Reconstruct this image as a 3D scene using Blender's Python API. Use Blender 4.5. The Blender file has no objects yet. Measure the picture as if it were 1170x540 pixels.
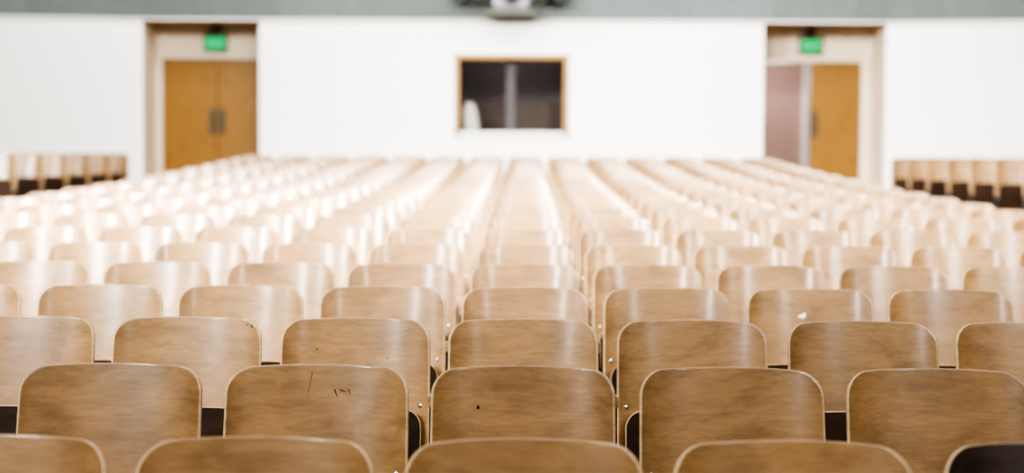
import bpy, bmesh, math, random
from mathutils import Vector, Matrix
random.seed(7)
sc = bpy.context.scene
COL = sc.collection
R = math.radians

# ------------------------------------------------------------------ helpers
def link(name, me, parent=None, loc=None):
    o = bpy.data.objects.new(name, me)
    COL.objects.link(o)
    if parent: o.parent = parent
    if loc: o.location = loc
    return o

def tag(o, label=None, cat=None, group=None, kind=None):
    if label: o['label'] = label
    if cat: o['category'] = cat
    if group: o['group'] = group
    if kind: o['kind'] = kind
    return o

def empty(name, loc=(0, 0, 0), rz=0.0):
    o = bpy.data.objects.new(name, None)
    COL.objects.link(o)
    o.empty_display_size = .1
    o.location = loc
    o.rotation_euler = (0, 0, rz)
    return o

def mesh_of(bm, name, mats, smooth=False):
    me = bpy.data.meshes.new(name)
    bmesh.ops.recalc_face_normals(bm, faces=bm.faces[:])
    bm.to_mesh(me); bm.free()
    for m in mats: me.materials.append(m)
    if smooth:
        for p in me.polygons: p.use_smooth = True
    return me

def box(bm, x0, x1, y0, y1, z0, z1, mi=0, bevel=0.0):
    r = bmesh.ops.create_cube(bm, size=1.0)
    vs = r['verts']
    for v in vs:
        v.co = Vector(((x0 + x1) / 2 + v.co.x * (x1 - x0), (y0 + y1) / 2 + v.co.y * (y1 - y0), (z0 + z1) / 2 + v.co.z * (z1 - z0)))
    fs = {f for v in vs for f in v.link_faces}
    for f in fs: f.material_index = mi
    if bevel:
        es = list({e for v in vs for e in v.link_edges})
        bmesh.ops.bevel(bm, geom=es, offset=bevel, segments=2, affect='EDGES', profile=.5)

def prism_yz(bm, pts, x0, x1, mi=0):
    a = [bm.verts.new((x0, y, z)) for y, z in pts]
    b = [bm.verts.new((x1, y, z)) for y, z in pts]
    n = len(pts)
    fs = [bm.faces.new(a), bm.faces.new(b[::-1])]
    for i in range(n):
        fs.append(bm.faces.new((a[i], b[i], b[(i + 1) % n], a[(i + 1) % n])))
    for f in fs: f.material_index = mi

def quad(bm, pts, mi=0):
    f = bm.faces.new([bm.verts.new(p) for p in pts]); f.material_index = mi

def lathe(bm, prof, center, axis='Z', seg=24, mi=0):
    rings = []
    for r, h in prof:
        ring = []
        for i in range(seg):
            a = 2 * math.pi * i / seg
            if axis == 'Z': p = (r * math.cos(a), r * math.sin(a), h)
            else: p = (r * math.cos(a), h, r * math.sin(a))
            ring.append(bm.verts.new(Vector(p) + Vector(center)))
        rings.append(ring)
    fs = []
    for a, b in zip(rings, rings[1:]):
        for i in range(seg):
            fs.append(bm.faces.new((a[i], a[(i + 1) % seg], b[(i + 1) % seg], b[i])))
    fs.append(bm.faces.new(rings[0])); fs.append(bm.faces.new(rings[-1]))
    for f in fs: f.material_index = mi

# ------------------------------------------------------------------ materials
def new_mat(name):
    m = bpy.data.materials.new(name); m.use_nodes = True
    nt = m.node_tree
    return m, nt, nt.nodes['Principled BSDF']

def plain(name, col, rough=.6, spec=.4, metal=0.0, emis=None, es=0.0, var=0.06, scale=6.0):
    m, nt, p = new_mat(name)
    tc = nt.nodes.new('ShaderNodeTexCoord')
    nz = nt.nodes.new('ShaderNodeTexNoise'); nz.inputs['Scale'].default_value = scale; nz.inputs['Detail'].default_value = 4
    nt.links.new(tc.outputs['Object'], nz.inputs['Vector'])
    cr = nt.nodes.new('ShaderNodeValToRGB')
    cr.color_ramp.elements[0].position = .3; cr.color_ramp.elements[1].position = .7
    cr.color_ramp.elements[0].color = tuple(c * (1 - var) for c in col) + (1,)
    cr.color_ramp.elements[1].color = tuple(min(1, c * (1 + var)) for c in col) + (1,)
    nt.links.new(nz.outputs['Fac'], cr.inputs['Fac'])
    nt.links.new(cr.outputs['Color'], p.inputs['Base Color'])
    p.inputs['Roughness'].default_value = rough
    p.inputs['Specular IOR Level'].default_value = spec
    p.inputs['Metallic'].default_value = metal
    if emis:
        p.inputs['Emission Color'].default_value = tuple(emis) + (1,)
        p.inputs['Emission Strength'].default_value = es
    return m

def wood(name, dark, mid, light, rough=.3, spec=.5, grain='X', coat=.0, scale=1.0, smudge=.55, sval=.55):
    m, nt, p = new_mat(name)
    N = nt.nodes.new; L = nt.links.new
    tc = N('ShaderNodeTexCoord'); oi = N('ShaderNodeObjectInfo')
    cmb = N('ShaderNodeVectorMath'); cmb.operation = 'SCALE'
    cmb.inputs[0].default_value = (37.0, 11.0, 23.0)
    L(oi.outputs['Random'], cmb.inputs['Scale'])
    add = N('ShaderNodeVectorMath'); add.operation = 'ADD'
    L(tc.outputs['Object'], add.inputs[0]); L(cmb.outputs['Vector'], add.inputs[1])
    # warp
    wn = N('ShaderNodeTexNoise'); wn.inputs['Scale'].default_value = 3.2 * scale; wn.inputs['Detail'].default_value = 2
    L(add.outputs['Vector'], wn.inputs['Vector'])
    ws = N('ShaderNodeVectorMath'); ws.operation = 'SCALE'; ws.inputs['Scale'].default_value = .07
    L(wn.outputs['Color'], ws.inputs[0])
    a2 = N('ShaderNodeVectorMath'); a2.operation = 'ADD'
    L(add.outputs['Vector'], a2.inputs[0]); L(ws.outputs['Vector'], a2.inputs[1])
    mp = N('ShaderNodeMapping')
    mp.inputs['Scale'].default_value = (5.5, 18, 40) if grain == 'X' else (40, 18, 5.5)
    L(a2.outputs['Vector'], mp.inputs['Vector'])
    n1 = N('ShaderNodeTexNoise'); n1.inputs['Scale'].default_value = 1.0 * scale; n1.inputs['Detail'].default_value = 7; n1.inputs['Roughness'].default_value = .62
    L(mp.outputs['Vector'], n1.inputs['Vector'])
    cr = N('ShaderNodeValToRGB')
    e = cr.color_ramp.elements
    e[0].position = .25; e[0].color = tuple(dark) + (1,)
    e[1].position = .78; e[1].color = tuple(light) + (1,)
    k = e.new(.5); k.color = tuple(mid) + (1,)
    L(n1.outputs['Fac'], cr.inputs['Fac'])
    # fine pores
    mp2 = N('ShaderNodeMapping'); mp2.inputs['Scale'].default_value = (24, 60, 150) if grain == 'X' else (150, 60, 24)
    L(a2.outputs['Vector'], mp2.inputs['Vector'])
    n3 = N('ShaderNodeTexNoise'); n3.inputs['Scale'].default_value = 1.0; n3.inputs['Detail'].default_value = 3
    L(mp2.outputs['Vector'], n3.inputs['Vector'])
    mr3 = N('ShaderNodeMapRange'); mr3.inputs['From Min'].default_value = .3; mr3.inputs['From Max'].default_value = .7
    mr3.inputs['To Min'].default_value = .87; mr3.inputs['To Max'].default_value = 1.08
    L(n3.outputs['Fac'], mr3.inputs['Value'])
    # worn smudges, large and soft
    n2 = N('ShaderNodeTexNoise'); n2.inputs['Scale'].default_value = 6.5 * scale; n2.inputs['Detail'].default_value = 3; n2.inputs['Distortion'].default_value = .6
    mp4 = N('ShaderNodeMapping'); mp4.inputs['Scale'].default_value = (.8, 1, 1.5) if grain == 'X' else (1.5, 1, .8)
    L(add.outputs['Vector'], mp4.inputs['Vector']); L(mp4.outputs['Vector'], n2.inputs['Vector'])
    mr = N('ShaderNodeMapRange'); mr.inputs['From Min'].default_value = .33; mr.inputs['From Max'].default_value = smudge
    mr.inputs['To Min'].default_value = sval; mr.inputs['To Max'].default_value = 1.0
    L(n2.outputs['Fac'], mr.inputs['Value'])
    # per chair value
    mro = N('ShaderNodeMapRange'); mro.inputs['To Min'].default_value = .86; mro.inputs['To Max'].default_value = 1.12
    L(oi.outputs['Random'], mro.inputs['Value'])
    mu = N('ShaderNodeMath'); mu.operation = 'MULTIPLY'; L(mr.outputs['Result'], mu.inputs[0]); L(mr3.outputs['Result'], mu.inputs[1])
    mu2 = N('ShaderNodeMath'); mu2.operation = 'MULTIPLY'; L(mu.outputs['Value'], mu2.inputs[0]); L(mro.outputs['Result'], mu2.inputs[1])
    vs = N('ShaderNodeVectorMath'); vs.operation = 'SCALE'
    L(cr.outputs['Color'], vs.inputs[0]); L(mu2.outputs['Value'], vs.inputs['Scale'])
    L(vs.outputs['Vector'], p.inputs['Base Color'])
    rr = N('ShaderNodeMapRange'); rr.inputs['To Min'].default_value = rough - .06; rr.inputs['To Max'].default_value = rough + .1
    L(n2.outputs['Fac'], rr.inputs['Value']); L(rr.outputs['Result'], p.inputs['Roughness'])
    p.inputs['Specular IOR Level'].default_value = spec
    p.inputs['Coat Weight'].default_value = coat
    p.inputs['Coat Roughness'].default_value = .18
    return m

M = {}
M['seat_wood'] = wood('seat_wood', (.266, .150, .062), (.316, .184, .078), (.366, .219, .097), rough=.38, spec=.35, coat=.5, smudge=.58, sval=.72)
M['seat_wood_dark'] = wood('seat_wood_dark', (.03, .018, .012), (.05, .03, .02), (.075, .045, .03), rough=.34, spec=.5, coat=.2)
M['ply_edge'] = wood('ply_edge', (.50, .33, .17), (.62, .44, .25), (.70, .53, .33), rough=.4, smudge=.45, sval=.8)
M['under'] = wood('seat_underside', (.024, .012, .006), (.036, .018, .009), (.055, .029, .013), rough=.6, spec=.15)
M['iron'] = plain('dark_iron', (.02, .018, .017), .45, .5, .3)
M['bolt'] = plain('bolt_steel', (.75, .74, .72), .25, .5, 1.0)
M['block'] = wood('bracket_wood', (.34, .19, .10), (.48, .29, .16), (.60, .40, .24), rough=.4)
M['mark'] = plain('dark_mark', (.012, .009, .007), .8, .1)
M['brown_mark'] = plain('brown_mark', (.10, .05, .022), .7, .2)
M['chip'] = plain('pale_chip', (.85, .80, .74), .7, .2)
M['white_wall'] = plain('white_plaster', (.90, .895, .88), .8, .2, var=.01, scale=1.2)
M['wing_wall'] = plain('white_panel_wall', (.88, .878, .86), .7, .25, var=.012, scale=1.2)
M['beige'] = plain('beige_reveal', (.68, .575, .44), .6, .3, var=.03, scale=2)
M['soffit'] = plain('brown_soffit', (.42, .28, .15), .6, .3, var=.05)
M['door_frame'] = plain('pale_door_frame', (.62, .53, .41), .5, .4, var=.02)
M['door'] = wood('door_oak', (.17, .080, .010), (.21, .101, .013), (.25, .124, .017), rough=.42, spec=.4, grain='Z', scale=.7, smudge=.42, sval=.85)
M['lit_door_edge'] = plain('lit_door_edge', (.80, .76, .72), .5, .4)  # whitish colour stands in for light on the leaf's edge
M['plate'] = plain('push_plate', (.085, .07, .045), .4, .5, .6)
M['mauve'] = plain('mauve_wall', (.43, .29, .25), .8, .2, var=.03, scale=1)
M['window_wood'] = wood('window_wood', (.30, .155, .035), (.37, .20, .05), (.43, .24, .07), rough=.45, grain='X', smudge=.42, sval=.85)
M['sill'] = plain('white_sill', (.83, .82, .84), .5, .4, var=.01)
M['booth_dark'] = plain('booth_dark', (.32, .28, .28), .8, .2)
M['booth_low'] = plain('booth_panel', (.12, .095, .083), .7, .3, var=.12, scale=9)
M['post'] = plain('grey_post', (.05, .045, .044), .5, .4)
M['white_plastic'] = plain('white_plastic', (.7, .7, .64), .4, .4)
M['paper'] = plain('pale_paper', (.55, .55, .60), .7, .2)
M['floor'] = plain('floor_lino', (.30, .24, .19), .5, .4, var=.15, scale=3)
M['proj_white'] = plain('projector_white', (.36, .35, .38), .45, .4)
M['lens_blue'] = plain('lens_glass', (.10, .16, .27), .08, .8)
M['black'] = plain('black_metal', (.014, .017, .016), .5, .4)
M['shelf'] = plain('olive_shelf', (.10, .104, .08), .6, .3)
M['dark_brown'] = plain('dark_brown_metal', (.05, .032, .02), .5, .4)
M['exit_green'] = plain('exit_green', (.002, .10, .04), .5, .2, emis=(.0, .52, .15), es=3.4, var=.03)
M['exit_text'] = plain('exit_letters', (.02, .3, .12), .5, .2, emis=(.03, .8, .30), es=4.0, var=.0)
M['exit_case'] = plain('exit_case', (.10, .085, .06), .5, .4)
M['glass'] = None
def make_glass():
    m = bpy.data.materials.new('booth_glass'); m.use_nodes = True
    nt = m.node_tree; nt.nodes.clear()
    out = nt.nodes.new('ShaderNodeOutputMaterial'); mix = nt.nodes.new('ShaderNodeMixShader')
    tr = nt.nodes.new('ShaderNodeBsdfTransparent'); gl = nt.nodes.new('ShaderNodeBsdfGlossy')
    gl.inputs['Roughness'].default_value = .05
    fr = nt.nodes.new('ShaderNodeFresnel'); fr.inputs['IOR'].default_value = 1.35
    nt.links.new(fr.outputs[0], mix.inputs[0]); nt.links.new(tr.outputs[0], mix.inputs[1]); nt.links.new(gl.outputs[0], mix.inputs[2])
    nt.links.new(mix.outputs[0], out.inputs[0])
    return m
M['glass'] = make_glass()
def make_fascia():
    # grey green panels, some a little paler than their neighbours, with a fine vertical rib
    m, nt, p = new_mat('grey_green_panels')
    N = nt.nodes.new; L = nt.links.new
    tc = N('ShaderNodeTexCoord')
    br = N('ShaderNodeTexBrick'); br.offset = 0; br.inputs['Scale'].default_value = 1
    br.inputs['Brick Width'].default_value = 1.25; br.inputs['Row Height'].default_value = 1.6
    br.inputs['Mortar Size'].default_value = .006; br.inputs['Bias'].default_value = 0
    br.inputs['Color1'].default_value = (.10, .12, .11, 1); br.inputs['Color2'].default_value = (.145, .167, .161, 1)
    br.inputs['Mortar'].default_value = (.09, .106, .098, 1)
    sp = N('ShaderNodeSeparateXYZ'); cb = N('ShaderNodeCombineXYZ')
    L(tc.outputs['Object'], sp.inputs[0]); L(sp.outputs['X'], cb.inputs['X']); L(sp.outputs['Z'], cb.inputs['Y'])
    L(cb.outputs[0], br.inputs['Vector'])
    nz = N('ShaderNodeTexNoise'); nz.inputs['Scale'].default_value = 9; nz.inputs['Detail'].default_value = 6
    L(tc.outputs['Object'], nz.inputs['Vector'])
    mr = N('ShaderNodeMapRange'); mr.inputs['To Min'].default_value = .75; mr.inputs['To Max'].default_value = 1.25
    L(nz.outputs['Fac'], mr.inputs['Value'])
    vs = N('ShaderNodeVectorMath'); vs.operation = 'SCALE'
    L(br.outputs['Color'], vs.inputs[0]); L(mr.outputs['Result'], vs.inputs['Scale'])
    L(vs.outputs['Vector'], p.inputs['Base Color'])
    p.inputs['Roughness'].default_value = .7
    return m
M['fascia'] = make_fascia()

# ------------------------------------------------------------------ camera
F_PX = 1625.0
BACK_TOP = .84
CAM_Z = .538 + BACK_TOP
cam = bpy.data.cameras.new('camera')
cam.sensor_width = 36.0; cam.lens = F_PX / 1170 * 36.0
cam.clip_end = 200
cam.dof.use_dof = True; cam.dof.focus_distance = 4.05; cam.dof.aperture_fstop = 1.55
co = bpy.data.objects.new('camera', cam); COL.objects.link(co)
yaw = math.atan(15 / F_PX); pitch = math.atan(70 / F_PX); roll = R(.32)
fwd = Vector((-math.sin(yaw) * math.cos(pitch), math.cos(yaw) * math.cos(pitch), -math.sin(pitch)))
rot = fwd.to_track_quat('-Z', 'Y').to_matrix().to_4x4() @ Matrix.Rotation(roll, 4, 'Z')
co.matrix_world = Matrix.Translation((0, 0, CAM_Z)) @ rot
sc.camera = co

# ------------------------------------------------------------------ seating profile
ROW0, PITCH_Y, PITCH_X = 2.896, .855, .54
TOPS = [.538, .503, .465, .4285, .3926, .347, .300, .253, .217, .187, .158, .127, .095, .06, .022, -.02, -.066, -.112, -.16, -.21, -.26]
NROW = len(TOPS)
def row_y(k): return ROW0 + PITCH_Y * k
def floor_z(y):
    t = (y - ROW0) / PITCH_Y
    if t <= 0: h = TOPS[0] - t * .036
    elif t >= NROW - 1: h = TOPS[-1]
    else:
        i = int(t); h = TOPS[i] + (TOPS[i + 1] - TOPS[i]) * (t - i)
    return CAM_Z - h - BACK_TOP
def side_floor_z(y):
    h = -.208 - .0139 * (y - 15.0)
    return CAM_Z - h - BACK_TOP
WALL_Y = 21.7
REAR_Z = floor_z(30)
XC = -.23                      # room axis

# ------------------------------------------------------------------ chair meshes
def rounded_outline(hw, z0, z1, r_top, r_bot, arch, flare, n=10, side=8, topn=12):
    """closed outline (x, z), counter clockwise starting at the bottom centre"""
    pts = []
    def arc(cx, cz, r, a0, a1):
        for i in range(n + 1):
            a = R(a0 + (a1 - a0) * i / n); pts.append((cx + r * math.cos(a), cz + r * math.sin(a)))
    for i in range(topn): pts.append((-hw + r_bot + (2 * hw - 2 * r_bot) * i / topn, z0))
    arc(hw - r_bot, z0 + r_bot, r_bot, -90, 0)
    for i in range(1, side): pts.append((hw, z0 + r_bot + (z1 - z0 - r_bot - r_top) * i / side))
    arc(hw - r_top, z1 - r_top, r_top, 0, 90)
    for i in range(1, topn): pts.append((hw - r_top - (2 * hw - 2 * r_top) * i / topn, z1))
    arc(-hw + r_top, z1 - r_top, r_top, 90, 180)
    for i in range(1, side): pts.append((-hw, z1 - r_top - (z1 - z0 - r_bot - r_top) * i / side))
    arc(-hw + r_bot, z0 + r_bot, r_bot, 180, 269)
    out = []
    for x, z in pts:
        t = (z - z0) / (z1 - z0)
        zz = z - arch * (x / hw) ** 2 * max(0, t) ** 2
        out.append((x * (1 - flare * t), zz))
    return out

def shell(outline, thick, place, rim_seg=6, mi_front=0, mi_back=0, mi_rim=1, extra=None, rim_from=2):
    """a curved plywood panel with a rounded rim; place(x, z, n) -> point, n along the panel's normal (+ = rear)"""
    bm = bmesh.new()
    n = len(outline)
    nor = []
    for i in range(n):
        a = Vector(outline[i - 1]); b = Vector(outline[(i + 1) % n]); t = (b - a).normalized()
        nor.append(Vector((-t.y, t.x)))                    # inward for ccw
    cx = sum(p[0] for p in outline) / n; cz = sum(p[1] for p in outline) / n
    r = thick / 2
    loops = []
    def loop(f): loops.append([bm.verts.new(f(i)) for i in range(n)]); return len(loops) - 1
    rim_in = [Vector(outline[i]) + nor[i] * min(.003, r * .6) for i in range(n)]
    scales = [.25, .45, .62, .77, .89, .96, .99]
    bandmat = []
    for s in scales:
        loop(lambda i: place(cx + (rim_in[i].x - cx) * s, cz + (rim_in[i].y - cz) * s, -r)); bandmat.append(mi_front)
    fl = min(.0026, r * .6)
    for q, (ins, off) in enumerate(((fl, -r), (fl * .3, -r + fl * .3), (0, -r + fl), (0, r - fl), (fl * .3, r - fl * .3), (fl, r))):
        loop(lambda i: place(outline[i][0] + nor[i].x * ins, outline[i][1] + nor[i].y * ins, off))
        bandmat.append(mi_rim if q >= rim_from else mi_front)
    for s in scales[::-1]:
        loop(lambda i: place(cx + (rim_in[i].x - cx) * s, cz + (rim_in[i].y - cz) * s, r)); bandmat.append(mi_back)
    for k in range(1, len(loops)):
        A, B = loops[k - 1], loops[k]
        for i in range(n):
            f = bm.faces.new((A[i], A[(i + 1) % n], B[(i + 1) % n], B[i])); f.material_index = bandmat[k]
    for L_, s, mi in ((loops[0], -r, mi_front), (loops[-1], r, mi_back)):
        c = bm.verts.new(place(cx, cz, s))
        for i in range(n):
            f = bm.faces.new((L_[i], L_[(i + 1) % n], c)); f.material_index = mi
    if extra: extra(bm)
    return bm

REC = math.tan(R(11)); C2, C4 = .45, 9.0
def bendf(x): return -C2 * x * x - C4 * x ** 4
def slopef(x): return -2 * C2 * x - 4 * C4 * x ** 3
def back_pt(x, z, n):
    bend = bendf(x); k = 1 / math.sqrt(1 + slopef(x) ** 2)
    return Vector((x - n * slopef(x) * k, bend + (z - BACK_TOP) * REC + n * k, z - n * REC * k))

def back_front(x, z, lift=.0007): return back_pt(x, z, -.0055 - lift)

back_outline = rounded_outline(.241, .40, BACK_TOP, .062, .05, .008, .012)
def back_mesh(name, face, marks=None):
    def extra(bm):
        for (mx, mz, pts, mi) in marks or []:
            bm.faces.new([bm.verts.new(back_front(mx + a, mz + b)) for a, b in pts]).material_index = mi
    bm = shell(back_outline, .011, back_pt, extra=extra)
    return mesh_of(bm, name, [face, M['ply_edge'], M['mark'], M['chip'], M['brown_mark']], True)

def blob(r, seed, n=9, sx=1, sz=1):
    rnd = random.Random(seed)
    return [(r * sx * rnd.uniform(.6, 1.15) * math.cos(2 * math.pi * i / n), r * sz * rnd.uniform(.6, 1.15) * math.sin(2 * math.pi * i / n)) for i in range(n)]
def streak(x0, z0, x1, z1, w):
    d = Vector((x1 - x0, z1 - z0)).normalized(); nx, nz = -d.y * w / 2, d.x * w / 2
    return [(x0 + nx, z0 + nz), (x1 + nx * .3, z1 + nz * .3), (x1 - nx * .3, z1 - nz * .3), (x0 - nx, z0 - nz)]

ME_BACK = back_mesh('backrest', M['seat_wood'])
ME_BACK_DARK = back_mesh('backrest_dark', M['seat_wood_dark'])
ME_BACK_HOLE = back_mesh('backrest_knot_hole', M['seat_wood'], [(-.119, BACK_TOP - .108, blob(.0055, 3, sx=.8, sz=1.2), 2)])
ME_BACK_CHIP = back_mesh('backrest_chip', M['seat_wood'], [(-.022, BACK_TOP - .106, blob(.013, 5, sx=1.2, sz=.7), 3), (-.012, BACK_TOP - .097, blob(.006, 8), 3)])
ME_BACK_SCRATCH = back_mesh('backrest_scratched', M['seat_wood'], [
    (.06, BACK_TOP - .065, streak(-.02, .0, -.012, -.02, .003), 2), (.06, BACK_TOP - .065, streak(-.005, -.002, .012, -.006, .0028), 2),
    (.06, BACK_TOP - .065, streak(.018, .0, .023, -.014, .0025), 2), (-.02, BACK_TOP - .02, streak(.0, .0, -.013, -.07, .0015), 4)])
ME_BACK_SPOT = back_mesh('backrest_spotted', M['seat_wood'], [(-.13, BACK_TOP - .10, blob(.003, 13), 2), (.1, BACK_TOP - .13, blob(.0025, 14), 2)])
ME_BACK_CORNER = back_mesh('backrest_corner_mark', M['seat_wood'], [(.207, BACK_TOP - .028, blob(.0045, 21, sx=1.3), 4), (.19, BACK_TOP - .022, blob(.003, 22), 4)])

SEAT_TOP, SEAT_BOT = .565, .175
def seat_pt(x, z, n):
    y = -.118 + (z - SEAT_TOP) * .25 + .45 * x * x * 0 - .10 * ((z - .37) ** 2) - .15 * x * x
    return Vector((x, y + n, z - n * .25))
seat_outline = rounded_outline(.216, SEAT_BOT, SEAT_TOP, .055, .03, .004, 0)
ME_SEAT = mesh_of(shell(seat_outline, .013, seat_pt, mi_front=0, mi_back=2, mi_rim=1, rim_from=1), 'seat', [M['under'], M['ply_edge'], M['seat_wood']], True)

def leg_mesh(top=.735):
    bm = bmesh.new()
    off = bendf(.228) + .016
    def yb(z): return off + (z - BACK_TOP) * REC
    w = .042
    pts = [(yb(top), top), (yb(top) + .026, top), (yb(.5) + w, .5), (yb(.38) + w + .008, .38), (yb(.2) + .09, .2), (yb(0) + .13, .03), (yb(0) + .15, 0),
           (yb(0) - .09, 0), (yb(0) - .075, .025), (yb(.1) - .02, .1), (yb(.25) - .02, .25), (yb(.33) - .10, .32), (yb(.38) - .115, .37), (yb(.43) - .10, .41), (yb(.46) - .005, .45), (yb(.5), .5)]
    prism_yz(bm, pts, -.009, .009)
    bmesh.ops.bevel(bm, geom=bm.edges[:], offset=.002, segments=1, affect='EDGES')
    return mesh_of(bm, 'leg', [M['iron']])
ME_LEG = leg_mesh(.60)
ME_LEG_TALL = leg_mesh()
def block_mesh():
    bm = bmesh.new()
    off = bendf(.228)
    y0 = off + (.76 - BACK_TOP) * REC + .010
    box(bm, -.015, .015, y0, y0 + .032, .735, .768, 0, .003)
    return mesh_of(bm, 'back_bracket', [M['block']])
ME_BLOCK = block_mesh()
def bolt_mesh(sx):
    bm = bmesh.new()
    c = back_pt(sx * .214, BACK_TOP - .272, -.006)
    lathe(bm, [(.0075, .001), (.0075, -.002), (.005, -.0042), (.001, -.005)], c, 'Y', 14)
    return mesh_of(bm, 'bolt', [M['bolt']], True)
ME_BOLT = {1: bolt_mesh(1), -1: bolt_mesh(-1)}

def make_chair(detail):
    root = empty('auditorium_seat')
    b = link('backrest', ME_BACK, root)
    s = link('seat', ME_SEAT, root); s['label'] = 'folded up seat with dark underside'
    for sx in (-1, 1):
        link('leg', ME_LEG, root, (sx * .228, 0, 0))
        if detail:
            link('back_bracket', ME_BLOCK, root, (sx * .224, 0, 0))
            link('bolt', ME_BOLT[sx], b)
    return root
def copy_tree(o, parent=None):
    c = o.copy(); COL.objects.link(c)
    if parent: c.parent = parent
    for ch in list(o.children): copy_tree(ch, c)
    return c
PROTO = {True: make_chair(True), False: make_chair(False)}
FRESH = {True: True, False: True}
def chair(x, y, z, rz, label, group, detail, back=None, wide=False):
    first = FRESH[detail]
    if FRESH[detail]: o = PROTO[detail]; FRESH[detail] = False
    else: o = copy_tree(PROTO[detail])
    o.location = (x, y, z); o.rotation_euler = (0, 0, rz)
    tag(o, label, 'seat', group)
    drop = []
    for ch in o.children:
        if ch.name.startswith('backrest'): ch.data = back or ME_BACK
        elif ch.name.startswith('back_bracket') and not wide: drop.append(ch)
        elif wide and ch.name.startswith('back_bracket'): ch.location.x = math.copysign(.236, ch.location.x)
        elif wide and ch.name.startswith('leg'): ch.location.x = math.copysign(.2365, ch.location.x); ch.data = ME_LEG_TALL
    if not first:
        for ch in drop: bpy.data.objects.remove(ch)
    else: LATER.extend(drop)
    return o

LATER = []
ORD = ['first', 'second', 'third', 'fourth', 'fifth', 'sixth', 'seventh', 'eighth', 'ninth', 'tenth', 'eleventh', 'twelfth', 'thirteenth', 'fourteenth', 'fifteenth']
def row_words(k):
    return f'{ORD[k]} row from the front' if k < 12 else (f'{ORD[NROW - 1 - k]} row from the back wall' if k < NROW - 1 else 'rearmost row by the back wall')
C0, C1 = -7, 6
def col_words(c, k):
    side = 'closed-doors' if c < 0 else 'open-door'
    if k >= 8:
        if c == C0: return 'aisle end on the closed-doors side'
        if c == C1: return 'aisle end on the open-door side'
        if c - C0 <= 3: return f'{ORD[c - C0]} in from the closed-doors aisle'
        if C1 - c <= 2: return f'{ORD[C1 - c]} in from the open-door aisle'
    if c == 0: return 'in the middle column below the booth window'
    return f'{ORD[abs(c) - 1]} beyond middle column on {side} side'
SPECIAL = {
    (1, 0): (ME_BACK_HOLE, 'worn plywood seat with a small dark hole in its backrest, middle column'),
    (3, 2): (ME_BACK_CHIP, 'plywood seat with a pale chip in its backrest, fourth row, open-door side'),
    (1, -1): (ME_BACK_SCRATCH, 'worn plywood seat with dark scratches near the top of its backrest'),
    (2, -1): (ME_BACK_SPOT, 'plywood seat with two tiny dark specks on its backrest, third row'),
    (2, -2): (ME_BACK_CORNER, 'plywood seat with a dark scuff in its top backrest corner, third row'),
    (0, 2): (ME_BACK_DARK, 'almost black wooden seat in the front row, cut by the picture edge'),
}
def in_view(x, y, pad=.34):
    px = (x - y * math.tan(0)) / y * F_PX + 600
    return -pad * F_PX / y < px < 1170 + pad * F_PX / y
for k in range(NROW):
    y = row_y(k)
    for c in range(C0, C1 + 1):
        x = PITCH_X * c
        if not in_view(x, y): continue
        back, lab = SPECIAL.get((k, c), (None, None))
        lab = lab or f'plywood seat, {row_words(k)}, {col_words(c, k)}'
        rnd = random.Random(k * 100 + c)
        jx = rnd.uniform(-.004, .004) if k else 0
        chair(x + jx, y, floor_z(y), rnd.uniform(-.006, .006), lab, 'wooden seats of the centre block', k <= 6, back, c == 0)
for ch in LATER: bpy.data.objects.remove(ch)
# two blocks beyond the aisles, their floor a little higher
for side, xe in ((-1, -5.38), (1, 4.93)):
    sname = 'closed-doors' if side < 0 else 'open-door'
    for j in range(7):
        y = 19.4 - .855 * j
        for i in range(5):
            x = xe + side * (.27 + PITCH_X * i)
            if not in_view(x, y, .3): break
            pos = 'aisle end seat' if i == 0 else f'{ORD[i]} in from aisle'
            chair(x, y - .05 * i, side_floor_z(y), side * -R(6) , f'plywood seat of the {sname} side block, {ORD[j]} row from back wall, {pos}',
                  f'wooden seats of the {sname} side block', False)

# ------------------------------------------------------------------ setting
def struct(name, bm, mats, parent=None):
    o = link(name, mesh_of(bm, name, mats), parent)
    if not parent: o['kind'] = 'structure'
    return o

# floor: raked centre block, aisles; the side blocks stand on slightly higher platforms
bm = bmesh.new()
ys = [-1.0, 0.0, 1.5] + [row_y(k) for k in range(NROW)] + [22.0, 25.0]
prev = None
for y in ys:
    z = floor_z(y)
    cur = [bm.verts.new((-12, y, z)), bm.verts.new((12, y, z))]
    if prev: bm.faces.new((prev[0], prev[1], cur[1], cur[0]))
    prev = cur
fl = struct('floor', bm, [M['floor']])
for name, xa, xb in (('floor_platform_left', -12, -5.40), ('floor_platform_right', 4.93, 12)):
    bm = bmesh.new()
    pts = [(13.2, floor_z(13.2) - .05), (13.2, side_floor_z(13.2)), (20.0, side_floor_z(20.0)), (20.0, floor_z(20.0) - .05)]
    prism_yz(bm, pts, xa, xb)
    struct(name, bm, [M['floor']])

WZ = 3.715      # top of the white walls
LX0, LX1 = -5.84, -4.06
RX0, RX1 = 3.60, 5.45
REC_D = .82
DZ = 3.18       # door head
WIN = (-1.07, .63, 2.00, 3.19)
# centre wall with the booth opening
bm = bmesh.new()
x0, x1, z0, z1 = WIN
T = .22
box(bm, LX1, x0, WALL_Y, WALL_Y + T, REAR_Z, WZ); box(bm, x1, RX0, WALL_Y, WALL_Y + T, REAR_Z, WZ)
box(bm, x0, x1, WALL_Y, WALL_Y + T, REAR_Z, z0); box(bm, x0, x1, WALL_Y, WALL_Y + T, z1, WZ)
struct('wall_rear', bm, [M['white_wall']])
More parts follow.
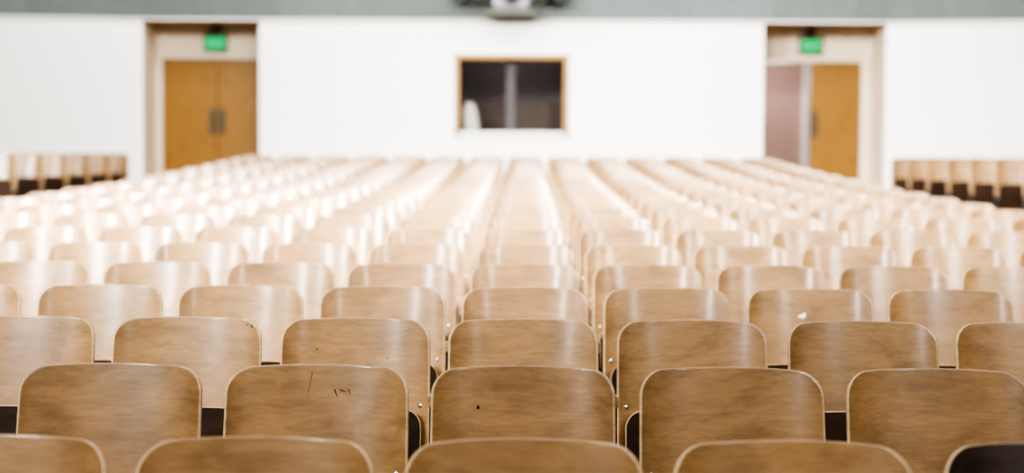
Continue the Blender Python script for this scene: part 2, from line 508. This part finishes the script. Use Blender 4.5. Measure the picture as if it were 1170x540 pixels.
# angled wing walls
for name, xi, s in (('wall_rear_left', LX0, -1), ('wall_rear_right', RX1, 1)):
    bm = bmesh.new()
    xo = xi + s * 6.6; yo = WALL_Y - 6.6 * .13
    P = [(xi, WALL_Y), (xo, yo), (xo, yo + T), (xi, WALL_Y + T)]
    a = [bm.verts.new((x, y, REAR_Z - .6)) for x, y in P]; b = [bm.verts.new((x, y, WZ)) for x, y in P]
    bm.faces.new(a); bm.faces.new(b)
    for i in range(4): bm.faces.new((a[i], a[(i + 1) % 4], b[(i + 1) % 4], b[i]))
    struct(name, bm, [M['wing_wall']])
# fascia above, following the same line
bm = bmesh.new()
P = [(-12.44, WALL_Y - .858 - .05), (LX0, WALL_Y - .05), (RX1, WALL_Y - .05), (12.05, WALL_Y - .858 - .05)]
Q = [(x, y + .5) for x, y in P]
for name, A, B, C_, D_ in zip(('wall_upper_left', 'wall_upper', 'wall_upper_right'), P, P[1:], Q, Q[1:]):
    bm = bmesh.new()
    quad(bm, [(A[0], A[1], WZ), (B[0], B[1], WZ), (B[0], B[1], 6.2), (A[0], A[1], 6.2)])
    quad(bm, [(A[0], A[1], WZ), (B[0], B[1], WZ), (D_[0], D_[1], WZ), (C_[0], C_[1], WZ)])
    struct(name, bm, [M['fascia']])
bm = bmesh.new()
for A, B in zip(P, P[1:]):
    quad(bm, [(A[0], A[1] - .012, WZ - .012), (B[0], B[1] - .012, WZ - .012), (B[0], B[1] - .012, WZ + .012), (A[0], A[1] - .012, WZ + .012)])
    quad(bm, [(A[0], A[1] - .012, WZ - .012), (B[0], B[1] - .012, WZ - .012), (B[0], B[1] + .06, WZ - .012), (A[0], A[1] + .06, WZ - .012)])
struct('trim_1', bm, [M['white_wall']])

# door alcoves
def alcove(name, xa, xb, fx0, fx1):
    """xa..xb the opening in the wall; fx0..fx1 the doorway in the alcove's back"""
    yb = WALL_Y + REC_D
    bm = bmesh.new()
    e = .002
    quad(bm, [(xa + e, WALL_Y + .001, REAR_Z), (xa + e, yb, REAR_Z), (xa + e, yb, WZ), (xa + e, WALL_Y + .001, WZ)], 0)
    quad(bm, [(xb - e, WALL_Y + .001, REAR_Z), (xb - e, yb, REAR_Z), (xb - e, yb, WZ), (xb - e, WALL_Y + .001, WZ)], 0)
    quad(bm, [(xa, WALL_Y + .001, WZ - .005), (xb, WALL_Y + .001, WZ - .005), (xb, yb, WZ - .005), (xa, yb, WZ - .005)], 1)
    box(bm, xa, xb, yb, yb + .18, DZ + .09, WZ, 0)
    if fx0 - .12 > xa: box(bm, xa, fx0 - .12, yb, yb + .18, REAR_Z, DZ + .09, 0)
    if fx1 + .12 < xb: box(bm, fx1 + .12, xb, yb, yb + .18, REAR_Z, DZ + .09, 0)
    struct(name, bm, [M['beige'], M['soffit']])
def door_frame(parent, fx0, fx1):
    yb = WALL_Y + REC_D
    bm = bmesh.new()
    for a, b in ((fx0 - .13, fx0), (fx1, fx1 + .13)): box(bm, a, b, yb - .05, yb + .1, REAR_Z, DZ, 0, .004)
    box(bm, fx0 - .13, fx1 + .13, yb - .05, yb + .1, DZ, DZ + .09, 0, .004)
    link('frame', mesh_of(bm, 'frame', [M['door_frame']]), parent)
def door_leaf(parent, width, pale=False, name='leaf'):
    """hinge at the local origin, leaf along +x"""
    bm = bmesh.new()
    box(bm, .003, width - .004, -.022, .022, REAR_Z + .012, DZ - .006, 0, .003)
    me = mesh_of(bm, 'leaf', [M['door'], M['lit_door_edge']])
    for p in me.polygons:
        if pale and abs(p.normal.x) > .9: p.material_index = 1
    return link(name, me, parent)
def handle(leaf, x):
    bm = bmesh.new()
    box(bm, x - .055, x + .055, -.030, -.0225, REAR_Z + 1.20, REAR_Z + 1.60, 0, .003)
    for z in (REAR_Z + 1.28, REAR_Z + 1.52): box(bm, x - .012, x + .012, -.062, -.030, z - .012, z + .012)
    box(bm, x - .014, x + .014, -.076, -.060, REAR_Z + 1.26, REAR_Z + 1.54, 0, .005)
    link('handle', mesh_of(bm, 'handle', [M['plate']]), leaf)

DY = WALL_Y + REC_D + .02
fx0, fx1 = -5.74, -4.02
alcove('wall_alcove_left', LX0, LX1 + .25, fx0, fx1)
d1 = empty('door_1'); d1['kind'] = 'structure'
door_frame(d1, fx0, fx1)
bm = bmesh.new(); box(bm, (fx0 + fx1) / 2 - .03, (fx0 + fx1) / 2 + .03, DY + .024, DY + .04, REAR_Z + .012, DZ - .01); link('seam_shade', mesh_of(bm, 'seam_shade', [M['plate']]), d1)  # dark strip added behind the gap to give the seam its shade
l = door_leaf(d1, .86); l.location = (fx0, DY, 0); handle(l, .86 - .075)
l = door_leaf(d1, .86); l.location = (fx1, DY, 0); l.scale = (-1, 1, 1); handle(l, .86 - .075)
fx0, fx1 = 3.68, 5.27
alcove('wall_alcove_right', RX0 - .12, RX1, fx0, fx1)
d2 = empty('door_2'); d2['kind'] = 'structure'
door_frame(d2, fx0, fx1)
l = door_leaf(d2, .80, True); l.location = (fx1, DY, 0); l.scale = (-1, 1, 1); handle(l, .80 - .07)
l = door_leaf(d2, .79); l.location = (fx0, DY + .03, 0); l.rotation_euler = (0, 0, R(97)); handle(l, .72)
# passage behind the open leaf
bm = bmesh.new()
quad(bm, [(2.6, 24.4, REAR_Z), (6.2, 24.4, REAR_Z), (6.2, 24.4, WZ), (2.6, 24.4, WZ)])
quad(bm, [(6.2, 22.71, REAR_Z), (6.2, 24.4, REAR_Z), (6.2, 24.4, WZ), (6.2, 22.71, WZ)])
quad(bm, [(2.6, 22.71, REAR_Z), (2.6, 24.4, REAR_Z), (2.6, 24.4, WZ), (2.6, 22.71, WZ)])
struct('wall_passage', bm, [M['mauve']])
# white upright strip in the passage past the edge of the shut leaf
bm = bmesh.new()
box(bm, 4.72, 4.785, 24.33, 24.395, REAR_Z, WZ - .2, 0, .004)
struct('trim_2', bm, [M['white_wall']])

# booth window
w = empty('window_1'); w['kind'] = 'structure'
bm = bmesh.new()
ft = .055
box(bm, x0 - .02, x0 + ft, WALL_Y - .03, WALL_Y + .34, z0 - .03, z1 + .02, 0, .004)
box(bm, x1 - ft, x1 + .02, WALL_Y - .03, WALL_Y + .34, z0 - .03, z1 + .02, 0, .004)
box(bm, x0 + ft, x1 - ft, WALL_Y - .03, WALL_Y + .34, z1 - ft, z1 + .02, 0, .004)
link('window_frame', mesh_of(bm, 'window_frame', [M['window_wood']]), w)
bm = bmesh.new(); box(bm, x0 + ft, x1 - ft, WALL_Y - .05, WALL_Y + .36, z0 - .04, z0 + .035, 0, .006)
link('window_sill', mesh_of(bm, 'window_sill', [M['sill']]), w)
xm = -.235
bm = bmesh.new(); box(bm, xm - .075, xm + .075, WALL_Y + .22, WALL_Y + .30, z0 + .035, z1 - ft, 0, .004)
link('mullion', mesh_of(bm, 'mullion', [M['post']]), w)
for a, b in ((x0 + ft, xm - .075), (xm + .075, x1 - ft)):
    bm = bmesh.new(); box(bm, a, b, WALL_Y + .255, WALL_Y + .261, z0 + .035, z1 - ft)
    link('pane', mesh_of(bm, 'pane', [M['glass']]), w)
# the booth behind
bx0, bx1, by0, by1, bz0, bz1 = -2.2, 1.8, WALL_Y + T + .13, 24.2, REAR_Z, 3.6
for name, pts in (('wall_booth_rear', [(bx0, by1, bz0), (bx1, by1, bz0), (bx1, by1, bz1), (bx0, by1, bz1)]),
                  ('wall_booth_left', [(bx0, by0, bz0), (bx0, by1, bz0), (bx0, by1, bz1), (bx0, by0, bz1)]),
                  ('wall_booth_right', [(bx1, by0, bz0), (bx1, by1, bz0), (bx1, by1, bz1), (bx1, by0, bz1)]),
                  ('ceiling_booth', [(bx0, by0, bz1), (bx1, by0, bz1), (bx1, by1, bz1), (bx0, by1, bz1)]),
                  ('floor_booth', [(bx0, by0, bz0), (bx1, by0, bz0), (bx1, by1, bz0), (bx0, by1, bz0)])):
    bm = bmesh.new(); quad(bm, pts); struct(name, bm, [M['booth_dark']])
t = empty('booth_cabinet', (-.2, 23.6, REAR_Z))
tag(t, 'brown-grey low cabinet along the back of the dark booth', 'cabinet')
bm = bmesh.new(); box(bm, -1.45, 1.45, -.12, .40, 0, 1.80, 0, .01); link('body', mesh_of(bm, 'body', [M['booth_low']]), t)
for i in range(4):
    bm = bmesh.new(); box(bm, -1.43 + .72 * i, -.74 + .72 * i, -.138, -.1205, .08, 1.76, 0, .004)
    link('door', mesh_of(bm, 'door', [M['booth_low']]), t)
t = empty('booth_counter', (-.2, WALL_Y + .72, REAR_Z))
tag(t, 'dark counter inside the booth just behind its window', 'counter')
bm = bmesh.new(); box(bm, -1.2, 1.2, -.32, .32, 1.17, 1.215, 0, .004); link('counter_top', mesh_of(bm, 'counter_top', [M['booth_dark']]), t)
for s in (-1, 1):
    bm = bmesh.new(); box(bm, s * 1.1 - .03, s * 1.1 + .03, -.28, .28, 0, 1.17); link('support', mesh_of(bm, 'support', [M['booth_dark']]), t)
# white rounded container, leaning a little
bm = bmesh.new()
lathe(bm, [(.085, 0), (.122, .008), (.128, .05), (.125, .18), (.115, .32), (.098, .41), (.07, .46), (.03, .485), (.004, .49)], (0, 0, 0), 'Z', 28)
for v in bm.verts: v.co.y *= .7
o = link('white_container', mesh_of(bm, 'white_container', [M['white_plastic']], True))
o.location = (-.845, WALL_Y + .60, REAR_Z + 1.232); o.rotation_euler = (0, R(-6), 0)
tag(o, 'white round-topped container leaning at one end of the booth counter', 'container')
bm = bmesh.new(); box(bm, -.21, .21, -.13, .13, 0, .03, 0, .004); box(bm, -.17, .19, -.11, .11, .03, .048, 0, .003)
o = link('paper_stack', mesh_of(bm, 'paper_stack', [M['paper']])); o.location = (.12, WALL_Y + .60, REAR_Z + 1.216); o.rotation_euler = (0, 0, .1)
tag(o, 'low pale stack of papers on the booth counter', 'papers')

# exit signs
def exit_sign(x, label):
    t = empty('exit_sign', (x, WALL_Y + REC_D - .04, 3.42))
    tag(t, label, 'exit sign', None)
    bm = bmesh.new(); box(bm, -.185, .185, -.045, .036, -.125, .15, 0, .008); link('housing', mesh_of(bm, 'housing', [M['exit_case']]), t)
    bm = bmesh.new(); box(bm, -.16, .16, -.052, -.0455, -.112, .112, 0, .004); link('face', mesh_of(bm, 'face', [M['exit_green']]), t)
    cu = bpy.data.curves.new('lettering', 'FONT'); cu.body = 'EXIT'; cu.size = .145; cu.align_x = 'CENTER'; cu.align_y = 'CENTER'; cu.extrude = .001
    tmp = bpy.data.objects.new('lettering_source', cu); COL.objects.link(tmp)
    bpy.context.view_layer.update()
    me = bpy.data.meshes.new_from_object(tmp.evaluated_get(bpy.context.evaluated_depsgraph_get()))
    bpy.data.objects.remove(tmp); bpy.data.curves.remove(cu)
    me.materials.clear(); me.materials.append(M['exit_text'])
    link('lettering', me, t, (0, -.0535, 0)).rotation_euler = (R(90), 0, 0)
    bm = bmesh.new(); box(bm, -.06, .06, -.03, .03, .151, WZ - .005 - 3.42); link('bracket', mesh_of(bm, 'bracket', [M['exit_case']]), t)
exit_sign((246 - 600) / F_PX * 22.45, 'green lit exit sign above the closed double doors')
exit_sign((923 - 600) / F_PX * 22.45, 'green lit exit sign above the doorway with one leaf open')

# projector on its shelf, and the stage lamps beside it, on the upper wall
def zat(py, d=21.5): return CAM_Z + (200 - py) / F_PX * d
FY = WALL_Y - .05
t = empty('projector', (XC, FY - .22, zat(14.5)))
tag(t, 'white projector with a bluish lens on the upper wall above the booth window', 'projector')
bm = bmesh.new(); box(bm, -.27, .27, -.2, .2, .0, .34, 0, .07); link('body', mesh_of(bm, 'body', [M['proj_white']], True), t)
bm = bmesh.new(); lathe(bm, [(.165, 0), (.165, -.10), (.135, -.10), (.13, -.03)], (0, -.2, .25), 'Y', 28); h = link('lens_ring', mesh_of(bm, 'lens_ring', [M['black']]), t)
bm = bmesh.new(); lathe(bm, [(.10, -.09), (.09, -.112), (.05, -.125), (.01, -.13)], (0, -.2, .25), 'Y', 28); link('lens', mesh_of(bm, 'lens', [M['lens_blue']], True), h)
t = empty('projector_shelf', (XC, FY, zat(14.5)))
tag(t, 'olive grey shelf holding the white projector', 'shelf')
bm = bmesh.new(); box(bm, -.37, .37, -.46, 0, -.085, -.001, 0, .004); link('board', mesh_of(bm, 'board', [M['shelf']]), t)
for s in (-1, 1):
    bm = bmesh.new(); prism_yz(bm, [(0, -.0855), (-.32, -.0855), (0, -.12)], s * .25 - .012, s * .25 + .012); link('bracket', mesh_of(bm, 'bracket', [M['shelf']]), t)
def stage_lamp(px, py, r, mat, label):
    z = zat(py) + r
    t = empty('stage_lamp', ((px - 600) / F_PX * 21.4, FY, z))
    tag(t, label, 'lamp', 'dark lamps beside the projector')
    bm = bmesh.new(); lathe(bm, [(r * .55, 0), (r * .85, -.05), (r, -.16), (r, -.38), (r * .93, -.38), (r * .9, -.33)], (0, -.08, 0), 'Y', 24); link('housing', mesh_of(bm, 'housing', [mat]), t)
    bm = bmesh.new(); box(bm, -r - .022, -r - .004, -.30, 0, -.02, .02); box(bm, r + .004, r + .022, -.30, 0, -.02, .02); box(bm, -r - .022, r + .022, -.02, 0, -.03, .03)
    link('yoke', mesh_of(bm, 'yoke', [mat]), t)
stage_lamp(525, 6, .125, M['black'], 'black lamp farthest out on the closed-doors side of the projector')
stage_lamp(548, 5, .085, M['dark_brown'], 'small brown lamp beside the projector on its closed-doors side')
stage_lamp(618, 5, .085, M['dark_brown'], 'small brown lamp beside the projector on its open-door side')
stage_lamp(638, 6, .125, M['black'], 'black lamp farthest out on the open-door side of the projector')

# ------------------------------------------------------------------ light
def area(name, loc, target, sx, sy, power, col=(1, 1, 1)):
    l = bpy.data.lights.new(name, 'AREA'); l.shape = 'RECTANGLE'; l.size = sx; l.size_y = sy; l.energy = power; l.color = col
    o = bpy.data.objects.new(name, l); COL.objects.link(o); o.location = loc
    d = Vector(target) - Vector(loc); o.rotation_euler = d.to_track_quat('-Z', 'Y').to_euler()
    return o
area('rear_ceiling_light', (XC, 15.0, 6.6), (XC, 16.5, .5), 15, 7, 2900, (1, .97, .935))
area('rear_wall_wash', (XC, 18.5, 6.3), (XC, 21.7, 1.6), 16, 1.5, 2100, (1, .98, .96))  # unseen wash added to whiten the rear wall
area('front_ceiling_light', (XC, 6.0, 6.8), (XC, 5.0, 0), 10, 4, 1700, (1, .95, .88))
a = area('rear_seat_fill', (XC, 3.0, 7.2), (XC, 14.0, .4), 11, 1.2, 4000, (1, .945, .87)); a.data.spread = R(85)  # unseen fill added to brighten the seat fronts towards the rear
for loc, aim, w, pw in (((-11.5, -3.0, 7.3), (.6, 14, .3), 1.6, 2000), ((-12.0, 2.0, 7.5), (.5, 15, .3), 1.4, 1300), ((-7.5, -9.0, 8.0), (.5, 15, .3), .9, 900),
                        ((11.5, -4.0, 7.5), (-.5, 14, .3), 1.4, 380), ((7.5, -9.0, 8.0), (-.5, 15, .3), .9, 330)):
    a = area('high_window', loc, aim, w, 4.0, pw, (1, .975, .95))
    a.data.spread = R(44)
area('front_fill', (-1.5, -5.5, 7.5), (0, 5.5, .6), 13, 2.0, 3300, (1, .98, .95))  # broad soft fill added behind the camera to lift the near rows
pl = bpy.data.lights.new('passage_fill', 'POINT'); pl.energy = 230; pl.shadow_soft_size = .25; pl.color = (1, .93, .9)  # unseen point light added to brighten the mauve wall
po = bpy.data.objects.new('passage_fill', pl); COL.objects.link(po); po.location = (4.1, 23.3, 3.0)
pl = bpy.data.lights.new('booth_fill', 'POINT'); pl.energy = 62; pl.shadow_soft_size = .2  # added fill that lifts the booth interior out of black
po = bpy.data.objects.new('booth_fill', pl); COL.objects.link(po); po.location = (-.2, 22.9, 3.45)

wd = bpy.data.worlds.new('world'); sc.world = wd; wd.use_nodes = True
bg = wd.node_tree.nodes['Background']; bg.inputs[0].default_value = (1, .98, .95, 1); bg.inputs[1].default_value = .2
sc.view_settings.view_transform = 'AgX'
sc.view_settings.look = 'AgX - Very High Contrast'
sc.view_settings.exposure = -2.33
sc.cycles.use_denoising = True
sc.cycles.max_bounces = 6
sc.cycles.sample_clamp_indirect = 8
